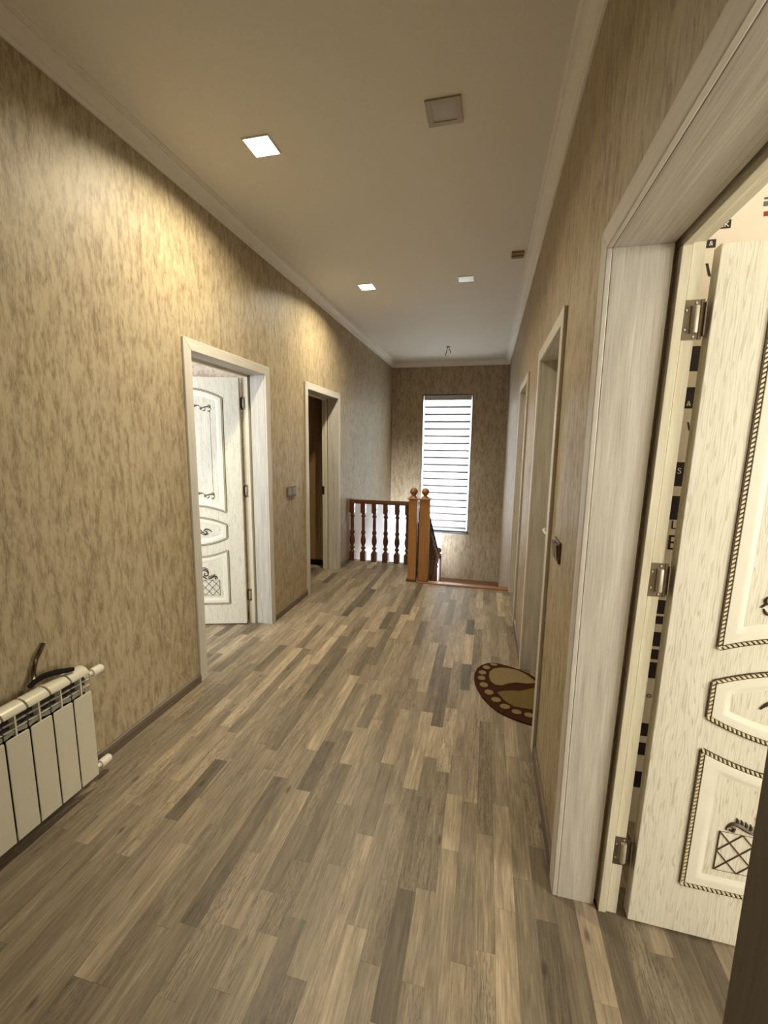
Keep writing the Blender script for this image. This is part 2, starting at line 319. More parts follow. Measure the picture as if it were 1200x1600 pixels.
# white dado on the left wall that falls with the stair flight
m = MB(); m.prism([(0, YB+0.03, -0.3), (0, D, -0.3), (0, D, 0.46), (0, YB+0.03, 0.76)], (0.006, 0, 0)); m.box(-T, 0.0, YS-0.3, D, ZL, -0.3)
struct(m.build('wall_stairwell_left', 'white_plaster'), 'white plastered lower part of the left stairwell wall behind the balusters', 'wall')
m = MB(); m.box(-T, W+T, -1.4, -1.2, 0, H)
struct(m.build('wall_back', 'wallpaper'), 'wallpapered end wall of the hall behind the camera', 'wall')
m = MB(); m.box(-T, W+T, -1.4, D+0.28, H, H+0.15)
struct(m.build('ceiling', 'ceiling_paint'), 'smooth pale ceiling over the whole hall', 'ceiling')
# downstairs shell
m = MB(); m.box(-T, W+T, 2.6, D+0.28, ZL-0.1, ZL)
struct(m.build('floor_downstairs', 'concrete'), 'floor of the storey below the stairs', 'floor')
m = MB(); m.box(-T, -0.1, 2.6, 2.8, ZL, -0.35); m.box(1.1, W+T, 2.6, 2.8, ZL, -0.35); m.box(-0.1, 1.1, 2.6, 2.8, ZL, -2.4); m.box(-0.1, 1.1, 2.6, 2.8, -0.8, -0.35)
struct(m.build('wall_downstairs', 'white_plaster'), 'white wall with a window on the storey below', 'wall')
m = MB(); m.box(-T, 0, 2.8, YS-0.3, ZL, -0.35); m.box(W, W+T, 2.8, YS, ZL, -0.35)
struct(m.build('wall_downstairs_sides', 'white_plaster'), 'white side walls on the storey below', 'wall')

# cornices: stepped and coved profile, (out from wall, z)
CP = [(0, ZC), (0.010, ZC), (0.014, ZC+0.004), (0.016, ZC+0.014), (0.012, ZC+0.018), (0.020, ZC+0.021), (0.024, ZC+0.030), (0.033, ZC+0.045), (0.048, ZC+0.058), (0.058, ZC+0.062), (0.058, ZC+0.068), (0.066, ZC+0.068), (0.068, ZC+0.075), (0.074, ZC+0.076), (0.076, H), (0, H)]
def cornice(name, pts, label):
    """pts: list of (P0, P1, out) with mitred ends"""
    p0, p1, o, m0, m1 = pts
    m = MB(); n = len(CP); vs = []
    for (p, mt) in ((p0, m0), (p1, m1)):
        for d, z in CP: vs.append((p[0]+o[0]*d+mt[0]*d, p[1]+o[1]*d+mt[1]*d, z))
    m.add(vs, [(i, (i+1) % n, n+(i+1) % n, n+i) for i in range(n)]+[tuple(range(n-1,-1,-1)), tuple(range(n, 2*n))])
    return struct(m.build(name, 'cornice_plaster'), label, 'cornice')
cornice('trim_1', ((0, -1.2), (0, D), (1, 0), (0, 0), (0, -1)), 'white plaster cornice along the left wall')
cornice('trim_2', ((W, -1.2), (W, D), (-1, 0), (0, 0), (0, -1)), 'white plaster cornice along the right wall')
cornice('trim_3', ((0, D), (W, D), (0, -1), (1, 0), (-1, 0)), 'white plaster cornice above the far window')

# ---------------------------------------------------------------- floor of three-strip laminate
fl = MB(); fl.box(-2.8, 4.6, -1.4, YS, -0.3, -0.0025); fl.box(-2.8, 0.91, YS, YB, -0.3, -0.0025)
FLOOR = struct(fl.build('floor', 'concrete'), 'wood strip laminate floor running the length of the hall', 'floor')
SW = 0.0655
rows = []
x = -2.3; r = 0
planks = []
while x < 3.9:
    x1 = x+SW
    if 0.9 < x1 and x < 0.9: pass
    yend = YB if x1 <= 0.915 else YS
    y = -1.2 - random.random()*0.5
    while y < yend:
        L_ = random.choice((0.26, 0.34, 0.42, 0.48, 0.56, 0.64, 0.70))*random.uniform(0.92, 1.08); y2 = min(y+L_, yend)
        if yend-y2 < 0.1: y2 = yend
        ya = max(y, -1.2)
        if y2 > -1.2:
            planks.append((x, x1, ya, y2, min(1, max(0, random.gauss(0.52, 0.25))), random.random(), random.random()))
        y = y2
    x = x1
# keep to the hall and the rooms the photo looks into
def in_rooms(p):
    xm, ym = (p[0]+p[1])/2, (p[2]+p[3])/2
    if xm < -0.1: return ym > 0.85
    return True
planks = [p for p in planks if in_rooms(p)]
CAMP = Vector((1.7305, 0, 1.512))
def show(p):
    c = Vector(((p[0]+p[1])/2, (p[2]+p[3])/2, 0)); d = c-CAMP
    z = d.dot(fw)
    if z < 0.3: return 0
    u, v = 600+669.5*d.dot(rt)/z, 800-669.5*d.dot(uu)/z
    if not (-60 < u < 1260 and -100 < v < 1680): return 0
    xm = c.x
    if not (0.0 < xm < W): 
        if not ((W < xm < 2.7 and 0.45 < c.y < 1.4) or (-0.75 < xm < 0 and 2.25 < c.y < 3.15) ): return 0
    return (p[1]-p[0])*(p[3]-p[2])*1.5/d.length**3
planks.sort(key=show, reverse=True)
G = 0.00014
def plank_mesh(ps, name):
    m = MB(); tones = []
    for p in ps:
        dz = -0.0003*p[5]; m.box(p[0]+G, p[1]-G, p[2]+G*1.5, p[3]-G*1.5, -0.0025, dz); tones += [(p[4], p[5], p[6], 1)]*6
    me = m.mesh(name, 'laminate_oak'); at = me.attributes.new('tone', 'FLOAT_COLOR', 'FACE')
    for i, t in enumerate(tones): at.data[i].color = t
    return me
for p in planks[:300]: link('plank', plank_mesh([p], 'plank'), FLOOR)
rest = link('plank_field', plank_mesh(planks[300:], 'plank_field'), FLOOR); rest['kind'] = 'stuff'

# baseboards
def baseboard(name, segs, label):
    m = MB()
    for x, s, y0, y1 in segs:
        m.prism([(x, y0, 0), (x+s*0.016, y0, 0), (x+s*0.016, y0, 0.040), (x+s*0.012, y0, 0.052), (x+s*0.004, y0, 0.057), (x, y0, 0.057)], (0, y1-y0, 0))
    return struct(m.build(name, 'baseboard_wood'), label, 'baseboard')
baseboard('baseboard_left', [(0, 1, -1.2, DOORS[1][1]), (0, 1, DOORS[1][2], DOORS[2][1]), (0, 1, DOORS[2][2], YB-0.06)], 'low dark grey wood baseboard along the left wall')
baseboard('baseboard_right', [(W, -1, -1.2, DOORS[3][1]), (W, -1, DOORS[3][2], DOORS[4][1]), (W, -1, DOORS[4][2], DOORS[5][1])], 'low dark grey wood baseboard along the right wall')

# ---------------------------------------------------------------- rooms beyond the doors
m = MB(); m.box(-2.8, -T, 3.36, 3.44, 0, H)
struct(m.build('wall_side_room', 'floral_wallpaper'), 'pink floral wallpapered wall above the open white door on the left', 'wall')
m = MB(); m.box(-2.8, -2.7, 0.85, 3.36, 0, H); m.box(-2.7, -T, 0.75, 0.85, 0, 0.85); m.box(-2.7, -T, 0.75, 0.85, 2.35, H); m.box(-2.7, -1.95, 0.75, 0.85, 0.85, 2.35); m.box(-0.65, -T, 0.75, 0.85, 0.85, 2.35)
struct(m.build('wall_side_room_outer', 'cream_plaster'), 'cream outer walls of the side room on the left', 'wall')
m = MB(); m.box(-2.8, -T, 0.75, 5.15, H, H+0.1)
struct(m.build('ceiling_side_rooms', 'ceiling_paint'), 'pale ceiling of the rooms on the left', 'ceiling')
m = MB(); m.box(-2.8, -T, 5.005, 5.1, 0, H)
struct(m.build('wall_brown_room', 'brown_wall'), 'dark brown wood grained wall seen through the second left doorway', 'wall')
m = MB(); m.box(-2.8, -2.7, 3.44, 5.005, 0, H)
struct(m.build('wall_brown_room_outer', 'cream_plaster'), 'outer wall of the room behind the second left doorway', 'wall')
m = MB(); m.box(-2.7, -T-0.01, 4.99, 5.005, 0, 0.07)
struct(m.build('baseboard_brown_room', 'black_rubber'), 'black baseboard below the dark brown wall', 'baseboard')
YW = 1.75
m = MB(); m.box(W+T, 4.6, YW, YW+0.1, 0, H)
WL = struct(m.build('wall_near_room', 'letter_wallpaper'), 'cream wallpaper with black word blocks behind the open door on the right', 'wall')
m = MB(); m.box(W+T, 4.6, -1.4, -1.3, 0, H); m.box(4.5, 4.6, -1.3, YW, 0, 0.8); m.box(4.5, 4.6, -1.3, YW, 2.4, H); m.box(4.5, 4.6, -1.3, -0.85, 0.8, 2.4); m.box(4.5, 4.6, 0.65, YW, 0.8, 2.4)
struct(m.build('wall_near_room_outer', 'cream_plaster'), 'cream outer walls of the near room on the right', 'wall')
m = MB(); m.box(W+T, 4.6, -1.4, YW+0.1, H, H+0.1)
struct(m.build('ceiling_near_room', 'ceiling_paint'), 'pale ceiling of the near room on the right', 'ceiling')
def roomwindow(name, x0, x1, y, z0, z1, label):
    e = struct(empty(name, ((x0+x1)/2, y, z0)), label, 'window'); c = (x0+x1)/2; w2 = (x1-x0)/2; h = z1-z0
    for nm, b in (('frame', (-w2, -w2+0.06, 0, h)), ('frame', (w2-0.06, w2, 0, h)), ('frame', (-w2+0.06, w2-0.06, 0, 0.06)), ('frame', (-w2+0.06, w2-0.06, h-0.06, h)), ('mullion', (-0.03, 0.03, 0.06, h-0.06))):
        MB().box(b[0], b[1], -0.03, 0.03, b[2], b[3]).build(nm, 'pvc_white', e)
    return e
roomwindow('window_2', -1.95, -0.65, 0.80, 0.85, 2.35, 'white framed window of the side room on the left')
w3 = roomwindow('window_3', -0.85, 0.65, 0, 0.8, 2.4, 'white framed window of the near room on the right'); w3.location = (4.55, -0.1, 0.8); w3.rotation_euler = (0, 0, P2)
roomwindow('window_4', -0.1, 1.1, 2.7, -2.4, -0.8, 'white framed window on the storey below')
# print on the word wallpaper: (x0, x1, z0, z1), colour
def prints(name, quads, mat):
    m = MB()
    for x0, x1, z0, z1 in quads: m.box(x0, x1, YW-0.0012, YW, z0, z1)
    o = m.build(name, mat, WL); return o
for q in [(2.36, 2.471, 2.236, 2.262), (2.33, 2.434, 2.180, 2.206), (2.34, 2.44, 1.785, 1.868), (2.34, 2.44, 1.659, 1.731), (2.33, 2.425, 1.385, 1.471), (2.33, 2.43, 1.262, 1.349), (2.33, 2.42, 0.90, 0.954), (2.36, 2.42, 0.859, 0.89), (2.33, 2.42, 0.769, 0.826), (2.33, 2.41, 0.716, 0.756), (2.33, 2.415, 0.637, 0.703), (2.33, 2.405, 0.39, 0.445), (2.34, 2.405, 0.306, 0.36), (2.33, 2.40, 0.161, 0.232)]:
    prints('word_block', [q], 'print_black')
m = MB(); m.prism([(2.411, YW, 2.132), (2.419, YW, 2.132), (2.431, YW, 2.091), (2.424, YW, 2.091)], (0, -0.0012, 0)); m.build('stroke_print', 'print_black', WL)
m = MB(); m.prism([(2.412, YW, 1.612), (2.417, YW, 1.612), (2.424, YW, 1.582), (2.419, YW, 1.582)], (0, -0.0012, 0)); m.build('stroke_print', 'print_black', WL)
prints('red_print', [(2.56, 2.60, 2.262, 2.276)], 'print_red')
prints('teal_print', [(2.556, 2.60, 2.292, 2.306)], 'print_teal'); prints('teal_print', [(2.556, 2.60, 2.312, 2.318)], 'print_teal')
def letters(txt, x, z, size, mat):
    cu = bpy.data.curves.new('letters', 'FONT'); cu.body = txt; cu.size = size; cu.extrude = 0.0003
    tmp = bpy.data.objects.new('letters_tmp', cu); COL.objects.link(tmp); bpy.context.view_layer.update()
    me = bpy.data.meshes.new_from_object(tmp.evaluated_get(bpy.context.evaluated_depsgraph_get())); bpy.data.objects.remove(tmp)
    me.materials.clear(); me.materials.append(MATS[mat])
    o = bpy.data.objects.new('letters', me); COL.objects.link(o); o.location = (x, YW-0.0016, z); o.rotation_euler = (P2, 0, 0); o.parent = WL; return o
letters('CK', 2.436, 2.241, 0.022, 'print_white'); letters('&', 2.414, 2.187, 0.020, 'print_white'); letters('&', 2.402, 1.668, 0.024, 'print_white')
letters('L', 2.397, 1.228, 0.045, 'print_black'); letters('E', 2.390, 1.150, 0.08, 'print_black'); letters('O', 2.382, 0.555, 0.022, 'print_black')
letters('S', 2.398, 1.43, 0.03, 'print_white')

# ---------------------------------------------------------------- door leaf with rope mouldings
LW, LH, LT = 0.78, 2.03, 0.04
S0, S1 = 0.133, LW-0.133; SCN = LW/2
def arc(z_edge, z_mid):
    return lambda s: z_mid+(z_edge-z_mid)*((s-SCN)/(SCN-S0))**2
PANELS = [(arc(0.966, 1.020), arc(1.872, 1.940)), (arc(0.752, 0.690), arc(0.861, 0.922)), (arc(0.190, 0.190), arc(0.646, 0.588))]
def ploop(pan, d, n=18):
    zb, zt = pan; xs = [S0+d+(S1-S0-2*d)*i/n for i in range(n+1)]
    return [(x, zb(x)+d) for x in xs], [(x, zt(x)-d) for x in reversed(xs)]
def leaf_meshes():
    out = {}
    m = MB(); m.box(0, LW, 0, LT, 0.01, LH); out['body'] = m.mesh('door_leaf', 'door_ash')
    out['rope'] = []; out['panel'] = []; out['field'] = []
    for pan in PANELS:
        m = MB(); prof = [(0.004, 0.000), (0.008, 0.005), (0.030, 0.0062), (0.036, 0.0055), (0.047, 0.0012), (0.050, 0.0010)]
        loops = []
        for d, h in prof:
            b, t = ploop(pan, d); loops.append([(x, -h, z) for x, z in b+t])
        n = len(loops[0]); vs = [v for l in loops for v in l]; fs = []
        for j in range(len(loops)-1):
            for k in range(n): fs.append((j*n+k, j*n+(k+1) % n, (j+1)*n+(k+1) % n, (j+1)*n+k))
        m.add(vs, fs); out['panel'].append(m.mesh('panel_moulding', 'door_smooth'))
        b, t = ploop(pan, 0.049); m = MB(); m.prism([(x, -0.0009, z) for x, z in b+t], (0, 0.0009, 0)); out['field'].append(m.mesh('panel_field', 'door_ash'))
        # rope: dark bed with two rims and a row of slanted pale strands
        b, t = ploop(pan, 0.0); path = [Vector((x, 0, z)) for x, z in b+t]; path.append(path[0])
        m = MB()
        for i in range(len(path)-1):
            p, q = path[i], path[i+1]; d_ = q-p; L_ = d_.length
            if L_ < 1e-5: continue
            d_.normalize(); nn = Vector((d_.z, 0, -d_.x))
            m.mat(0).obox(p-nn*0.0065-Vector((0, 0.0022, 0)), d_*L_, nn*0.013, Vector((0, 0.0022, 0)))
            for sgn in (-1, 1): m.obox(p+nn*(sgn*0.0065-0.0009)-Vector((0, 0.0042, 0)), d_*L_, nn*0.0018, Vector((0, 0.0042, 0)))
        step = 0.0125; acc = 0.0
        for i in range(len(path)-1):
            p, q = path[i], path[i+1]; d_ = q-p; L_ = d_.length
            if L_ < 1e-5: continue
            d_.normalize(); nn = Vector((d_.z, 0, -d_.x)); s = acc
            while s < L_:
                c = p+d_*s
                a = (d_*0.0046+nn*0.0)*1.0; sl = (nn*0.0052+d_*0.0035)
                q4 = [c-a*0.9-sl, c+a*0.9-sl, c+a*0.9+sl, c-a*0.9+sl]
                base = [Vector((v.x, -0.0020, v.z)) for v in q4]; top = [Vector((c.x+(v.x-c.x)*0.72, -0.0058, c.z+(v.z-c.z)*0.8)) for v in q4]
                m.mat(1).add(base+top, [(4,5,6,7),(0,1,5,4),(1,2,6,5),(2,3,7,6),(3,0,4,7)])
                s += step
            acc = s-L_
        out['rope'].append(m.mesh('rope_moulding', ['patina_dark', 'rope_pale']))
    def P(x, z): return (x, -0.0022, z)
    def spiral(cx, cz, r, a0, turns, n=16, sgn=1):
        return [(cx+r*(1-0.8*i/n)*math.cos(a0+sgn*turns*2*math.pi*i/n), cz+r*(1-0.8*i/n)*math.sin(a0+sgn*turns*2*math.pi*i/n)) for i in range(n+1)]
    def stroke(m, pts, r, mirror=True):
        for sg in ((1, -1) if mirror else (1,)):
            m.tube([P(SCN+sg*(x-SCN), z) for x, z in pts], lambda t: r*(0.25+1.1*math.sin(math.pi*min(1, 0.08+t*0.9))), 5)
    def bez(p0, p1, p2, p3, n=12):
        o = []
        for i in range(n+1):
            t = i/n; u = 1-t; o.append(tuple(u**3*a+3*u*u*t*b+3*u*t*t*c+t**3*d for a, b, c, d in zip(p0, p1, p2, p3)))
        return o
    orn = []
    # scrolls at the head and foot of the upper panel, joined by a thin vertical bead
    m = MB()
    for zz, k in ((1.795, 1), (1.105, 1)):
        stroke(m, bez((0.215, zz-0.01), (0.25, zz+0.035), (0.275, zz-0.02), (0.305, zz+0.012)), 0.0042)
        stroke(m, spiral(0.232, zz+0.010, 0.013, 0.4, 1.1), 0.0032); stroke(m, spiral(0.292, zz-0.006, 0.011, 2.4, 1.1, sgn=-1), 0.003)
        stroke(m, bez((0.305, zz+0.012), (0.33, zz+0.03), (0.35, zz-0.006), (0.385, zz+0.012)), 0.0042)
        stroke(m, spiral(0.345, zz+0.014, 0.012, 1.0, 1.0), 0.003)
        stroke(m, bez((0.222, zz-0.012), (0.228, zz-0.03), (0.24, zz-0.03), (0.246, zz-0.018)), 0.0036)
        stroke(m, bez((0.262, zz-0.004), (0.262, zz-0.022), (0.274, zz-0.026), (0.284, zz-0.02)), 0.003)
    orn.append(m.mesh('scroll_ornament', 'patina_dark'))
    m = MB()
    stroke(m, bez((0.255, 0.800), (0.275, 0.835), (0.315, 0.832), (0.322, 0.806)), 0.0050); stroke(m, spiral(0.305, 0.800, 0.018, 0.3, 1.1, sgn=-1), 0.0042)
    stroke(m, bez((0.322, 0.806), (0.34, 0.78), (0.36, 0.80), (0.385, 0.806)), 0.0045); stroke(m, bez((0.33, 0.795), (0.345, 0.83), (0.365, 0.832), (0.372, 0.812)), 0.004)
    stroke(m, bez((0.28, 0.792), (0.30, 0.775), (0.325, 0.775), (0.335, 0.788)), 0.0036)
    orn.append(m.mesh('scroll_ornament', 'patina_dark'))
    m = MB()
    stroke(m, spiral(0.237, 0.408, 0.013, 3.6, 1.1, sgn=-1), 0.0036); stroke(m, bez((0.228, 0.416), (0.245, 0.448), (0.275, 0.405), (0.306, 0.402)), 0.0052)
    for i in range(5): stroke(m, bez((0.248+0.012*i, 0.426-0.005*i), (0.25+0.012*i, 0.438-0.005*i), (0.252+0.012*i, 0.442-0.005*i), (0.246+0.012*i, 0.448-0.004*i)), 0.0030)
    stroke(m, spiral(0.322, 0.446, 0.026, 1.2, 1.2), 0.0046); stroke(m, bez((0.296, 0.452), (0.300, 0.492), (0.345, 0.492), (0.352, 0.462)), 0.0050)
    stroke(m, bez((0.296, 0.484), (0.315, 0.500), (0.345, 0.505), (0.362, 0.490)), 0.0032); stroke(m, bez((0.306, 0.402), (0.33, 0.41), (0.35, 0.44), (0.385, 0.43)), 0.0046); stroke(m, spiral(0.368, 0.462, 0.016, 2.0, 1.0), 0.0036)
    orn.append(m.mesh('scroll_ornament', 'patina_dark'))
    out['orn'] = orn
    m = MB(); x0, x1, z0, z1 = 0.210, LW-0.210, 0.263, 0.395; k = 5; dx = (x1-x0)/(k*1.0); hh = (z1-z0)/2
    def seg(a, b_, r=0.0019): m.tube([P(*a), P(*b_)], r, 5)
    seg((x0, z0), (x0, z1)); seg((x1, z0), (x1, z1)); seg((x0, z1), (x1, z1), 0.0008); seg((x0, z0), (x1, z0), 0.0008)
    q = (x1-x0)/6
    for i in range(-2, 7):
        for sg in (1, -1):
            a = Vector((x0+q*i, z0 if sg > 0 else z1)); b_ = Vector((x0+q*(i+2), z1 if sg > 0 else z0))
            if a.x < x0-1e-6: t = (x0-a.x)/(b_.x-a.x); a = a+(b_-a)*t
            if b_.x > x1+1e-6: t = (x1-a.x)/(b_.x-a.x); b_ = a+(b_-a)*t
            if b_.x-a.x > 0.01: seg(a, b_)
    out['lattice'] = m.mesh('lattice_ornament', 'patina_dark')
    m = MB()
    for x in (0.228, LW-0.228): m.box(x-0.0011, x+0.0011, -0.0024, 0, 1.135, 1.765)
    out['bead'] = m.mesh('bead_line', 'patina_dark')
    m = MB(); m.lathe([(0.026, 0.0), (0.026, -0.006), (0.012, -0.010), (0.011, -0.045), (0.013, -0.05)], (0.055, 0, 1.0), 14, ax=1)
    m.tube([(0.055, -0.048, 1.0), (0.075, -0.054, 1.001), (0.12, -0.056, 0.998), (0.17, -0.050, 0.992)], 0.009, 8, 0.007)
    out['handle'] = m.mesh('handle', 'handle_white')
    return out
LM = leaf_meshes()
def door_leaf(parent, loc, rz, handle_hidden=True, mirror=False):
    o = link('door_leaf', LM['body'], parent, bevel=0.002); o.location = loc; o.rotation_euler = (0, 0, rz)
    for me in LM['panel']: link('panel_moulding', me, o, smooth=True)
    for me in LM['field']: link('panel_field', me, o)
    for me in LM['rope']: link('rope_moulding', me, o)
    for me in LM['orn']: link('scroll_ornament', me, o, smooth=True)
    link('lattice_ornament', LM['lattice'], o); link('bead_line', LM['bead'], o)
    return o
def doorway(n, label, stop=(0.134, 0.157)):
    s, y0, y1, zt = DOORS[n]; wx = 0 if s < 0 else W
    e = struct(empty('door_%d' % n, (wx, (y0+y1)/2, 0)), label, 'door'); ym = (y0+y1)/2
    X = lambda d: s*d
    a, b = y0-ym, y1-ym; ai, bi, zi = a+CW, b-CW, zt-CW
    def bx(name, mat, d0, d1, ya, yb, z0, z1, bev=0.0015): return MB().box(X(d0), X(d1), ya, yb, z0, z1).build(name, mat, e, bevel=bev)
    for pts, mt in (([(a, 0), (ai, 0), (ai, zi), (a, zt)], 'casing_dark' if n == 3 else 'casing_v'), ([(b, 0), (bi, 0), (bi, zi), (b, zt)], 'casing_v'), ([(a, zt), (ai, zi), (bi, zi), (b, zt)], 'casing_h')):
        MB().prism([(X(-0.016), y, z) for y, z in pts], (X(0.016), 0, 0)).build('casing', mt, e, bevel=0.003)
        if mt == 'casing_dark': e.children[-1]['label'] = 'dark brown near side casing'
    bx('jamb_lining', 'lining_v', 0, 0.122, ai-0.02, ai, 0, zi); bx('jamb_lining', 'lining_v', 0, 0.122, bi, bi+0.02, 0, zi); bx('head_lining', 'lining_h', 0, 0.122, ai-0.02, bi+0.02, zi, zi+0.02)
    # door frame behind the lining with a stop strip and a rebate
    for ya, yb, st in ((ai-0.02, ai+0.012, ai+0.018), (bi-0.012, bi+0.02, bi-0.018)):
        bx('door_frame', 'frame_v', 0.1595, 0.190, ya, yb, 0, zi); bx('door_stop', 'frame_v', stop[0], stop[1], min(ya, yb, st), max(ya, yb, st), 0, zi-0.012)
    bx('door_frame', 'frame_h', 0.134, 0.190, ai-0.02, bi+0.02, zi-0.008, zi+0.02); bx('door_stop', 'frame_h', stop[0], stop[1], ai+0.018, bi-0.018, zi-0.016, zi-0.008)
    if n == 3:                                  # this frame stands slightly out of plumb
        for ch in e.children:
            if ch.name.split('.')[0] in ('door_frame', 'door_stop', 'jamb_lining', 'head_lining'):
                for v in ch.data.vertices:
                    if v.co.x > 0.1: v.co.x += LEAN*v.co.z-0.008
    return e, ym
LEAN = 0.0175
def hinge(parent, p, dx):
    """frame plate facing -y at p, the leaf plate beyond; dx towards the leaf"""
    o = empty('hinge', p, 0, parent)
    m = MB()
    m.box(0, dx*0.013, -0.002, 0, -0.05, 0.05); m.box(dx*0.013, dx*0.046, -0.002, 0, 0.034, 0.05); m.box(dx*0.013, dx*0.046, -0.002, 0, -0.05, -0.034)
    m.box(dx*0.038, dx*0.046, -0.004, 0, -0.05, 0.05); m.box(dx*0.046, dx*0.049, -0.012, 0.024, -0.042, 0.042)
    m.build('hinge_plate', 'hinge_metal', o)
    MB().lathe([(0.0085, -0.034), (0.0095, -0.031), (0.0095, 0.031), (0.0085, 0.034)], (dx*0.026, -0.005, 0), 10).build('hinge_barrel', 'hinge_barrel', o, smooth=True)
    for zz, xx in ((0.042, 0.027), (-0.042, 0.027), (0.024, 0.006), (-0.024, 0.006)):
        MB().lathe([(0.0034, 0.0), (0.0034, -0.0032), (0.002, -0.004)], (dx*xx, 0, zz), 8, ax=1).build('screw', 'screw_metal', o)
    return o

# left open door
e, ym = doorway(1, 'first doorway on the left wall with an ornate white door standing open inward')
dv = Vector((-0.334, -0.105)).normalized(); A = Vector((-0.190, 3.104)); Fp = A+dv*LW
door_leaf(e, (Fp.x, Fp.y-ym, 0), math.atan2(-dv.y, -dv.x))
for z in (1.838, 1.137, 0.25): hinge(e, (-0.150, DOORS[1][2]-CW-0.0125-ym, z), -1)
# second left doorway: only the frame and its strike plate
e, ym = doorway(2, 'second doorway on the left wall, next to the balustrade, open to a dark brown room')
MB().box(-0.195, -0.165, DOORS[2][2]-CW-0.014-ym, DOORS[2][2]-CW-0.012-ym, 0.93, 1.03).build('strike_plate', 'black_metal', e)
# right near open door
e, ym = doorway(3, 'near doorway on the right wall with an ornate cream door standing open at right angles')
lf = door_leaf(e, (2.243-W, 1.329-ym, 0), 0); lf.rotation_euler = (0, math.atan(LEAN), 0)
for z in (1.852, 1.142, 0.237): hinge(e, (2.184-W+LEAN*z, DOORS[3][2]-CW-0.0125-ym, z), 1)
def closed(n, label, handle):
    e, ym = doorway(n, label, stop=(0.183, 0.190)); s, y0, y1, zt = DOORS[n]
    o = door_leaf(e, (0.121, (y1-y0)/2-CW-0.012-0.003, 0), -P2)
    w = y1-y0-2*CW-0.03; o.scale = (w/LW, 1, (zt-CW-0.012)/LH)
    if handle: 
        h = link('handle', LM['handle'], o, smooth=True)
closed(4, 'middle doorway on the right wall, closed, behind the footprint mat', True)
closed(5, 'farthest doorway on the right wall, closed, beside the stair edge', True)

# ---------------------------------------------------------------- far window with pleated blind
e = struct(empty('window_1', ((WX0+WX1)/2, D, WZ0)), 'tall narrow window at the end of the hall behind a white banded blind', 'window')
w2, hh = (WX1-WX0)/2, WZ1-WZ0
for nm, b, mt in (('frame', (-w2, -w2+0.05, 0, hh), 'pvc_white'), ('frame', (w2-0.05, w2, 0, hh), 'pvc_white'), ('frame', (-w2+0.05, w2-0.05, 0, 0.05), 'pvc_white'), ('frame', (-w2+0.05, w2-0.05, hh-0.05, hh), 'pvc_white'), ('mullion', (-w2+0.05, w2-0.05, hh*0.5-0.025, hh*0.5+0.025), 'pvc_white')):
    MB().box(b[0], b[1], 0.14, 0.20, b[2], b[3]).build(nm, mt, e)
for z0, z1 in ((0.05, hh*0.5-0.025), (hh*0.5+0.025, hh-0.05)): MB().box(-w2+0.05, w2-0.05, 0.165, 0.171, z0, z1).build('pane', 'window_glass', e)
for b in ((-w2-0.012, -w2, -0.012, hh+0.012), (w2, w2+0.012, -0.012, hh+0.012), (-w2, w2, hh, hh+0.012)): MB().box(b[0], b[1], -0.006, 0.006, b[2], b[3]).build('edge_trim', 'seal_dark', e)
MB().box(-w2-0.012, w2+0.03, -0.03, 0.14, -0.02, 0.0).build('sill', 'seal_dark', e)
bl = tag(empty('window_blind', ((WX0+WX1)/2, D+0.04, WZ1)), 'white horizontally banded fabric blind lowered over the tall window', 'blind')
bw = 0.402
MB().box(-bw-0.012, bw+0.012, -0.035, 0.03, -0.085, -0.006).build('headrail', 'headrail_grey', bl, bevel=0.006)
PB = 0.1278; nb = 18
prof = [(0.010, 0.0), (0.002, -0.012), (-0.008, -0.035), (-0.016, -0.065), (-0.020, -0.090), (-0.016, -0.108), (-0.004, -0.1205)]
m = MB(); vs = []
for y, z in prof: vs += [(-bw, y, z), (bw, y, z)]
m.add(vs, [(2*i, 2*i+1, 2*i+3, 2*i+2) for i in range(len(prof)-1)]); m.mat(1).add([(x, y+0.010, z) for x, y, z in vs[6:]], [(2*i, 2*i+1, 2*i+3, 2*i+2) for i in range(len(prof)-4)]); band = m.mesh('fabric_band', ['blind_fabric', 'blind_fold'])
bat = MB().box(-bw-0.002, bw+0.002, -0.026, 0.004, -0.013, 0.013).mesh('batten', 'batten_grey')
for i in range(nb):
    z = -0.082-PB*i
    link('fabric_band', band, bl, smooth=True, loc=(0, 0, z)); link('batten', bat, bl, loc=(0, 0, z-PB+0.003))
MB().box(-bw, bw, -0.016, 0.010, -0.082-PB*nb-0.022, -0.082-PB*nb-0.002).build('bottom_rail', 'pvc_white', bl, bevel=0.004)
m = MB()
for k in range(58): m.lathe([(0.0008, -0.005), (0.005, -0.0035), (0.005, 0.0035), (0.0008, 0.005)], (bw+0.004, -0.036, -0.10-0.045*k), 6)
m.tube([(bw+0.004, -0.036, -0.09), (bw+0.004, -0.036, -2.68)], 0.0018, 5)
m.build('pull_chain', 'bead_white', bl)

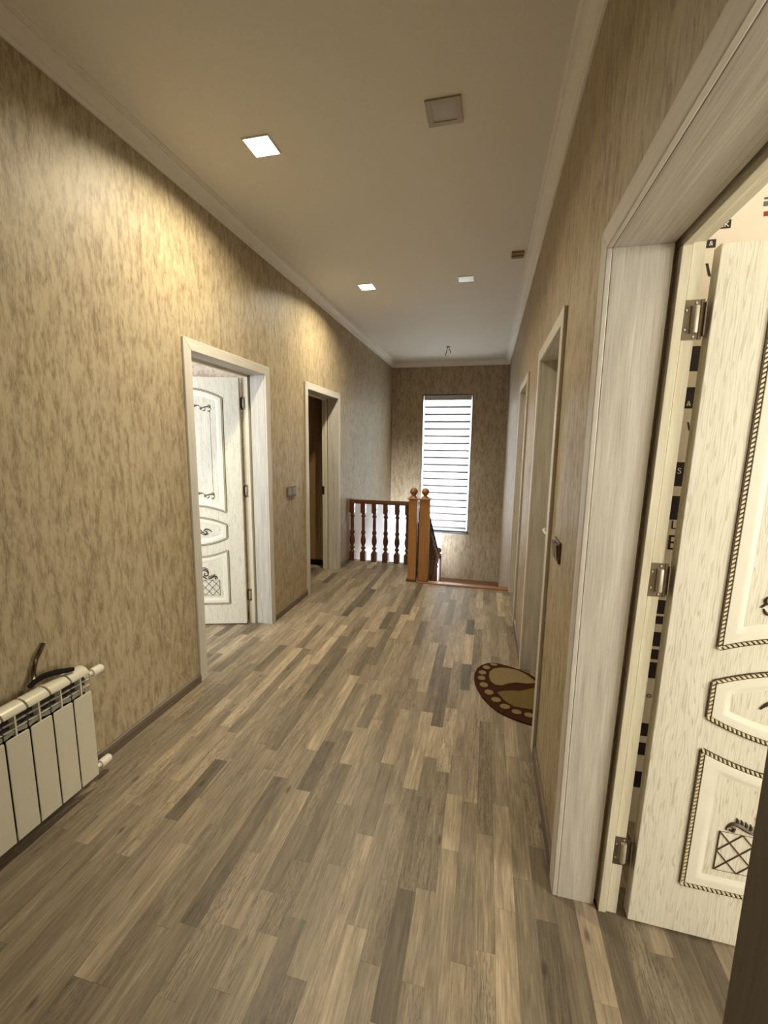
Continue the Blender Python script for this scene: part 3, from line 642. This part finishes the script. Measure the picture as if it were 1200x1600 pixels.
# ---------------------------------------------------------------- balustrades and stairs
BX = [0.033, 0.183, 0.334, 0.487, 0.641, 0.775]
def baluster_mesh(name, h, mat):
    """h: height to the underside of the rail"""
    k = h/0.765; m = MB(); w = 0.031
    m.box(-0.035, 0.035, -0.035, 0.035, 0, 0.118*k); m.box(-w, w, -w, w, 0.645*k, h)
    m.lathe([(0.034, 0.118*k), (0.026, 0.132*k), (0.018, 0.142*k), (0.018, 0.155*k), (0.031, 0.165*k), (0.031, 0.185*k), (0.019, 0.195*k), (0.020, 0.210*k), (0.030, 0.235*k), (0.035, 0.262*k), (0.034, 0.295*k), (0.026, 0.335*k), (0.021, 0.355*k), (0.028, 0.365*k), (0.031, 0.382*k), (0.028, 0.400*k), (0.020, 0.412*k), (0.022, 0.45*k), (0.022, 0.50*k), (0.020, 0.56*k), (0.018, 0.578*k), (0.029, 0.588*k), (0.029, 0.608*k), (0.019, 0.618*k), (0.022, 0.632*k), (0.030, 0.646*k)], (0, 0, 0), 12)
    return m.mesh(name, mat)
BAL = baluster_mesh('baluster', 0.772, 'mahogany_v')
def newel(parent, loc, z0, mat='oak_v', w=0.047, top=0.938):
    o = MB().box(-w, w, -w, w, z0, top).build('newel_post', mat, parent, bevel=0.004, loc=loc)
    MB().box(-w-0.014, w+0.014, -w-0.014, w+0.014, top, top+0.018).build('newel_cap', 'oak_y', o, bevel=0.005)
    z = top+0.018
    MB().lathe([(0.045, z), (0.043, z+0.006), (0.032, z+0.014), (0.022, z+0.022), (0.020, z+0.028), (0.026, z+0.032)]+[(0.043*math.sin(a), z+0.068-0.043*math.cos(a)) for a in [math.pi*(0.22+0.78*i/10) for i in range(11)]], (0, 0, 0), 18).build('newel_ball', 'oak_y', o, smooth=True)
    return o
lb = tag(empty('landing_balustrade', (0.5, YB, 0)), 'reddish brown turned baluster railing around the landing left of the stairs', 'railing')
MBX = lambda: MB()
hr = [(-0.034, 0.772), (-0.034, 0.790), (-0.028, 0.812), (-0.018, 0.822), (0.018, 0.822), (0.028, 0.812), (0.034, 0.790), (0.034, 0.772)]
MB().prism([(-0.5, y, z) for y, z in hr], (0.955, 0, 0)).build('handrail', 'mahogany_x', lb)
for bx_ in BX: link('baluster', BAL, lb, smooth=True, loc=(bx_-0.5, 0, 0))
XA, XB = 0.958, 1.087; YN = YS+0.04
MB().prism([(XA-0.5+y, 0.034, z) for y, z in hr], (0, YN-YB+0.02, 0)).build('handrail', 'oak_y', lb)
for k in range(4): link('baluster', BAL, lb, smooth=True, loc=(XA-0.5, -0.10-0.135*k, 0))
newel(lb, (XA-0.5, YN-YB, 0), 0.0)
MB().box(XA-0.06-0.5, XA+0.06-0.5, YN-YB-0.065, YN-YB+0.06, 0, 0.022).build('base_plinth', 'mahogany_x', lb, bevel=0.003)
# fascia that closes the landing slab towards the stairwell
m = MB(); m.box(0, 0.93, YB, YB+0.05, -0.3, 0.0); m.box(0.911, 1.02, YS+0.005, YB+0.05, -0.3, 0.0)
struct(m.build('trim_4', 'mahogany_x'), 'wood edging of the landing under the balusters', 'trim')
m = MB(); m.box(1.02, W, YS-0.055, YS+0.03, -0.03, 0.014)
struct(m.build('trim_5', 'stair_wood', bevel=0.004), 'brown wood nosing strip at the top of the stairs', 'trim')
SLP = 0.616; ST = 0.276; SR = 0.17
sb = tag(empty('staircase', (XB, YN, 0)), 'brown wooden stairs with orange brown newel post and handrail going down towards the window', 'stairs')
newel(sb, (0, 0, 0), 0.0, w=0.053)
MB().box(-0.06, 0.062, -0.065, 0.06, 0, 0.022).build('base_plinth', 'mahogany_x', sb, bevel=0.003)
yl = 6.32-YN
m = MB(); m.add([(x, 0.05, 0.83+z-0.80) for x, z in hr]+[(x, yl-0.04, 0.83+z-0.80-SLP*(yl-0.09)) for x, z in hr], [(i, (i+1) % 8, 8+(i+1) % 8, 8+i) for i in range(8)]+[tuple(range(7,-1,-1)), tuple(range(8, 16))])
m.build('handrail', 'mahogany_v', sb)
bal2 = baluster_mesh('baluster', 0.80, 'mahogany_v')
for k in range(1, 6):
    for f_ in (0.25, 0.75):
        yy = ST*(k-1)+ST*f_+0.06
        if yy > yl-0.1: continue
        zt_ = 0.81-SLP*(yy-0.05)-0.02; zb_ = -SR*k
        b_ = link('baluster', bal2, sb, smooth=True, loc=(0, yy, zb_)); b_.scale = (0.85, 0.85, (zt_-zb_)/0.80)
newel(sb, (0.0, yl, -0.905), 0.0, mat='mahogany_v', w=0.045, top=0.80)
OX, OY = 1.5-XB, YS-YN
for k in range(1, 6):
    y0 = ST*(k-1)+0.006
    MB().box(OX-0.48, OX+0.53, OY+y0, OY+y0+ST+0.02, -SR*k-0.035, -SR*k).build('tread', 'stair_wood', sb, bevel=0.004)
    MB().box(OX-0.48, OX+0.53, OY+y0, OY+y0+0.018, -SR*k+0.0, -SR*(k-1)-(0.035 if k > 1 else 0.03)).build('riser', 'stair_wood', sb)
MB().box(OX-1.495, OX+0.53, OY+ST*5+0.02, OY+D-YS, -SR*5-0.26, -SR*5-0.06).build('half_landing', 'stair_wood', sb)
for k in range(1, 8):
    y1 = ST*5+0.02-ST*(k-1)
    MB().box(OX-1.49, OX-0.56, OY+y1-ST-0.02, OY+y1, -0.91-SR*k-0.035, -0.91-SR*k).build('tread', 'stair_wood', sb)

# ---------------------------------------------------------------- ceiling panel lights and small ceiling things
def ceiling_panel(x, y, glow, frame, label, s=0.072, inner=0.058, gname='square ceiling panel lights', rim=0.006):
    e = tag(empty('ceiling_light', (x, y, H)), label, 'ceiling light', gname)
    m = MB()
    for b in ((-s, s, -s, -inner), (-s, s, inner, s), (-s, -inner, -inner, inner), (inner, s, -inner, inner)): m.box(b[0], b[1], b[2], b[3], -rim, 0)
    m.build('frame', frame, e); MB().box(-inner, inner, -inner, inner, -rim*0.6, 0).build('diffuser', glow, e)
    if glow == 'panel_glow':
        l = area('panel_lamp', (0, 0, -rim-0.002), (0, 0, 0), inner*2, inner*2, PANEL, WARM); l.data.spread = math.radians(152); l.parent = e
ceiling_panel(0.553, 2.195, 'panel_glow', 'panel_frame', 'lit square ceiling light nearest on the left side of the ceiling', inner=0.066)
ceiling_panel(0.553, 4.15, 'panel_glow', 'panel_frame', 'lit square ceiling light farther along the left side of the ceiling', inner=0.066)
ceiling_panel(1.470, 2.163, 'panel_dull', 'panel_dull_frame', 'unlit dull square ceiling light on the right, nearest the camera', s=0.078, inner=0.053, rim=0.008)
ceiling_panel(1.472, 4.148, 'panel_off', 'panel_frame', 'unlit white square ceiling light farther along on the right', inner=0.064)
e = tag(empty('ceiling_outlet', (1.888, 3.718, H)), 'small brown slotted fitting on the ceiling beside the right cornice', 'ceiling fitting')
MB().box(-0.048, 0.048, -0.058, 0.058, -0.006, 0).build('base_plate', 'brown_plastic', e, bevel=0.002)
for yy in (-0.034, 0.030): MB().box(-0.044, 0.044, yy-0.018, yy+0.018, -0.016, -0.006).build('slat', 'brown_plastic', e, bevel=0.003)
e = tag(empty('ceiling_wire', (1.089, 6.72, H)), 'pair of bare brown wires hanging from the ceiling near the window', 'wire')
MB().lathe([(0.03, 0.0), (0.03, -0.004), (0.012, -0.01)], (0, 0, 0), 10).build('rosette', 'wire_brown', e)
for sx in (-1, 1): MB().tube([(0.008*sx, 0, -0.005), (0.016*sx, 0.005, -0.04), (0.034*sx+0.006, 0.0, -0.075-0.02*(sx < 0)), (0.036*sx, 0.0, -0.10-0.03*(sx < 0))], 0.006, 6).build('wire', 'wire_brown', e)

# ---------------------------------------------------------------- radiator
RX = 0.125
NS = 8; SWD = 0.0862; YE = 1.372
rd = tag(empty('radiator', (0.0, YE, 0)), 'white sectional aluminium radiator low on the left wall', 'radiator')
m = MB()
m.prism([(RX, -0.040, 0.060), (RX, 0.040, 0.060), (RX, 0.040, 0.456), (RX, 0.0355, 0.460), (RX, -0.0355, 0.460), (RX, -0.040, 0.456)], (-0.006, 0, 0)); plate = m.mesh('front_plate', 'rad_white')
m = MB(); m.prism([(0.048, -0.0392, 0.545), (0.052, -0.0392, 0.556), (0.066, -0.0392, 0.566), (0.085, -0.0392, 0.570), (0.104, -0.0392, 0.566), (0.119, -0.0392, 0.555), (0.125, -0.0392, 0.545), (0.124, -0.0392, 0.539), (0.100, -0.0392, 0.536), (0.048, -0.0392, 0.536)], (0, 0.0784, 0)); head = m.mesh('top_cap', 'rad_white')
m = MB(); m.box(0.089, 0.120, -0.003, 0.003, 0.455, 0.536); m.box(0.110, 0.119, -0.0405, 0.0405, 0.486, 0.4885); m.box(0.110, 0.119, -0.0405, 0.0405, 0.512, 0.5145)
core = m.mesh('core_fins', 'rad_white')
m = MB(); m.prism([(0.117, -0.040, 0.462), (0.117, -0.005, 0.470), (0.117, -0.003, 0.480), (0.117, -0.026, 0.486), (0.117, -0.040, 0.478)], (-0.03, 0, 0)); m.prism([(0.117, 0.040, 0.462), (0.117, 0.005, 0.470), (0.117, 0.003, 0.480), (0.117, 0.026, 0.486), (0.117, 0.040, 0.478)], (-0.03, 0, 0)); web = m.mesh('fin_web', 'rad_grey')
back = MB().box(0.040, 0.088, -0.0428, 0.0428, 0.07, 0.536).mesh('back_plate', 'rad_dark')
for i in range(NS):
    s = empty('section', (0, -SWD*(i+0.5), 0), 0, rd)
    link('front_plate', plate, s, bevel=0.002); link('top_cap', head, s, smooth=True); link('core_fins', core, s); link('fin_web', web, s); link('back_plate', back, s)
for zz in (0.50, 0.10): MB().lathe([(0.018, 0.0), (0.018, 0.014), (0.012, 0.016), (0.012, 0.03)], (0.075, 0, zz), 10, ax=1).build('end_plug', 'rad_grey', rd)
def valve(z):
    m = MB(); m.lathe([(0.009, 0.030), (0.010, 0.044), (0.0185, 0.046), (0.0195, 0.062), (0.0185, 0.092), (0.013, 0.098)], (0.078, 0, z), 12, ax=1); o = m.build('valve_knob', 'valve_white', rd, smooth=True)
    MB().box(0.0775, 0.0785, 0.0972, 0.0995, z-0.006, z+0.006).build('slot', 'rad_grey', o)
    MB().tube([(0.075, 0.028, z), (0.03, 0.028, z), (0.0, 0.028, z)], 0.009, 8).build('supply_pipe', 'valve_white', rd)
valve(0.508); valve(0.060)
for yy in (-0.12, -0.42): MB().box(0.0, 0.045, yy-0.012, yy+0.012, 0.51, 0.53).build('wall_bracket', 'rad_white', rd)
hk = tag(empty('bent_metal_handle', (0.07, 1.24, 0.571)), 'dark bent metal handle lying on top of the white radiator against the wall', 'handle')
m = MB(); m.tube([(-0.024, -0.040, 0.006), (-0.035, -0.030, 0.045), (-0.044, -0.006, 0.09), (-0.052, 0.034, 0.135)], 0.0085, 8, 0.0085); m.build('upright_bar', 'dark_chrome', hk, smooth=True)
m = MB(); m.tube([(-0.024, -0.060, 0.0), (-0.022, -0.040, 0.012), (-0.012, -0.012, 0.022), (0.004, 0.024, 0.022), (0.020, 0.058, 0.014), (0.030, 0.082, 0.009)], lambda t: 0.0085+0.004*math.sin(math.pi*t), 8); m.build('curved_arm', 'black_rubber', hk, smooth=True)

# ---------------------------------------------------------------- switches
e = tag(empty('light_switch', (0, 3.603, 1.097)), 'double beige switch plate between the two left doorways', 'light switch')
MB().box(0, 0.009, -0.092, 0.092, -0.046, 0.046).build('plate', 'switch_plate', e, bevel=0.003)
for yy in (-0.046, 0.046): MB().box(0.009, 0.014, yy-0.034, yy+0.034, -0.033, 0.033).build('rocker', 'switch_rocker', e, bevel=0.002)
e = tag(empty('light_switch', (W, 1.845, 1.10)), 'bronze double switch on the right wall beside the near doorway', 'light switch')
MB().box(-0.010, 0, -0.072, 0.072, -0.043, 0.043).build('plate', 'bronze_switch', e, bevel=0.003)
for yy in (-0.034, 0.034): MB().prism([(-0.010, yy-0.026, -0.032), (-0.010, yy-0.026, 0.032), (-0.020, yy-0.026, 0.032), (-0.012, yy-0.026, -0.032)], (0, 0.052, 0)).build('rocker', 'switch_plate', e, bevel=0.0015)

# ---------------------------------------------------------------- footprint mat
e = tag(empty('door_mat', (1.93, 2.62, 0)), 'brown oval mat with a beige footprint in the middle right doorway', 'mat')
def flat(name, pts, z0, z1, mat, bev=0.002):
    return MB().prism([(x-1.93, y-2.62, z0) for x, y in pts], (0, 0, z1-z0)).build(name, mat, e, bevel=bev)
OUT = [(1.717, 2.701), (1.718, 2.768), (1.733, 2.842), (1.761, 2.891), (1.802, 2.933), (1.850, 2.951), (1.890, 2.945), (1.946, 2.926), (2.013, 2.900), (2.077, 2.857), (2.115, 2.81), (2.138, 2.74), (2.146, 2.62), (2.140, 2.48), (2.12, 2.38), (2.09, 2.315), (2.042, 2.293), (2.01, 2.300), (1.956, 2.318), (1.911, 2.338), (1.859, 2.372), (1.812, 2.427), (1.771, 2.493), (1.739, 2.581), (1.724, 2.639)]
flat('pile_base', OUT, 0.0002, 0.010, 'mat_brown', 0.003)
flat('footprint_pad', [(1.813, 2.737), (1.816, 2.805), (1.842, 2.855), (1.888, 2.882), (1.945, 2.890), (2.005, 2.875), (2.055, 2.835), (2.100, 2.771), (2.112, 2.738), (2.054, 2.715), (1.985, 2.712), (1.936, 2.689), (1.892, 2.650), (1.85, 2.650), (1.823, 2.686)], 0.010, 0.014, 'mat_beige')
flat('footprint_pad', [(1.861, 2.564), (1.89, 2.586), (1.942, 2.605), (2.004, 2.616), (2.053, 2.650), (2.096, 2.680), (2.118, 2.64), (2.112, 2.52), (2.085, 2.44), (2.062, 2.432), (2.001, 2.433), (1.953, 2.438), (1.906, 2.478)], 0.010, 0.014, 'mat_olive')
for tx, ty, ra, rb in [(1.845, 2.916, 0.028, 0.021), (1.796, 2.862, 0.028, 0.029), (1.770, 2.786, 0.028, 0.031), (1.765, 2.712, 0.028, 0.031), (1.780, 2.632, 0.030, 0.033), (1.812, 2.553, 0.031, 0.033), (1.853, 2.482, 0.032, 0.030), (1.903, 2.424, 0.033, 0.028), (1.966, 2.387, 0.031, 0.025), (2.034, 2.374, 0.030, 0.025), (2.086, 2.40, 0.022, 0.026)]:
    flat('toe_pad', [(tx+0.9*ra*math.cos(2*math.pi*k/14), ty+0.9*rb*math.sin(2*math.pi*k/14)) for k in range(14)], 0.010, 0.0135, 'mat_beige', 0.0015)
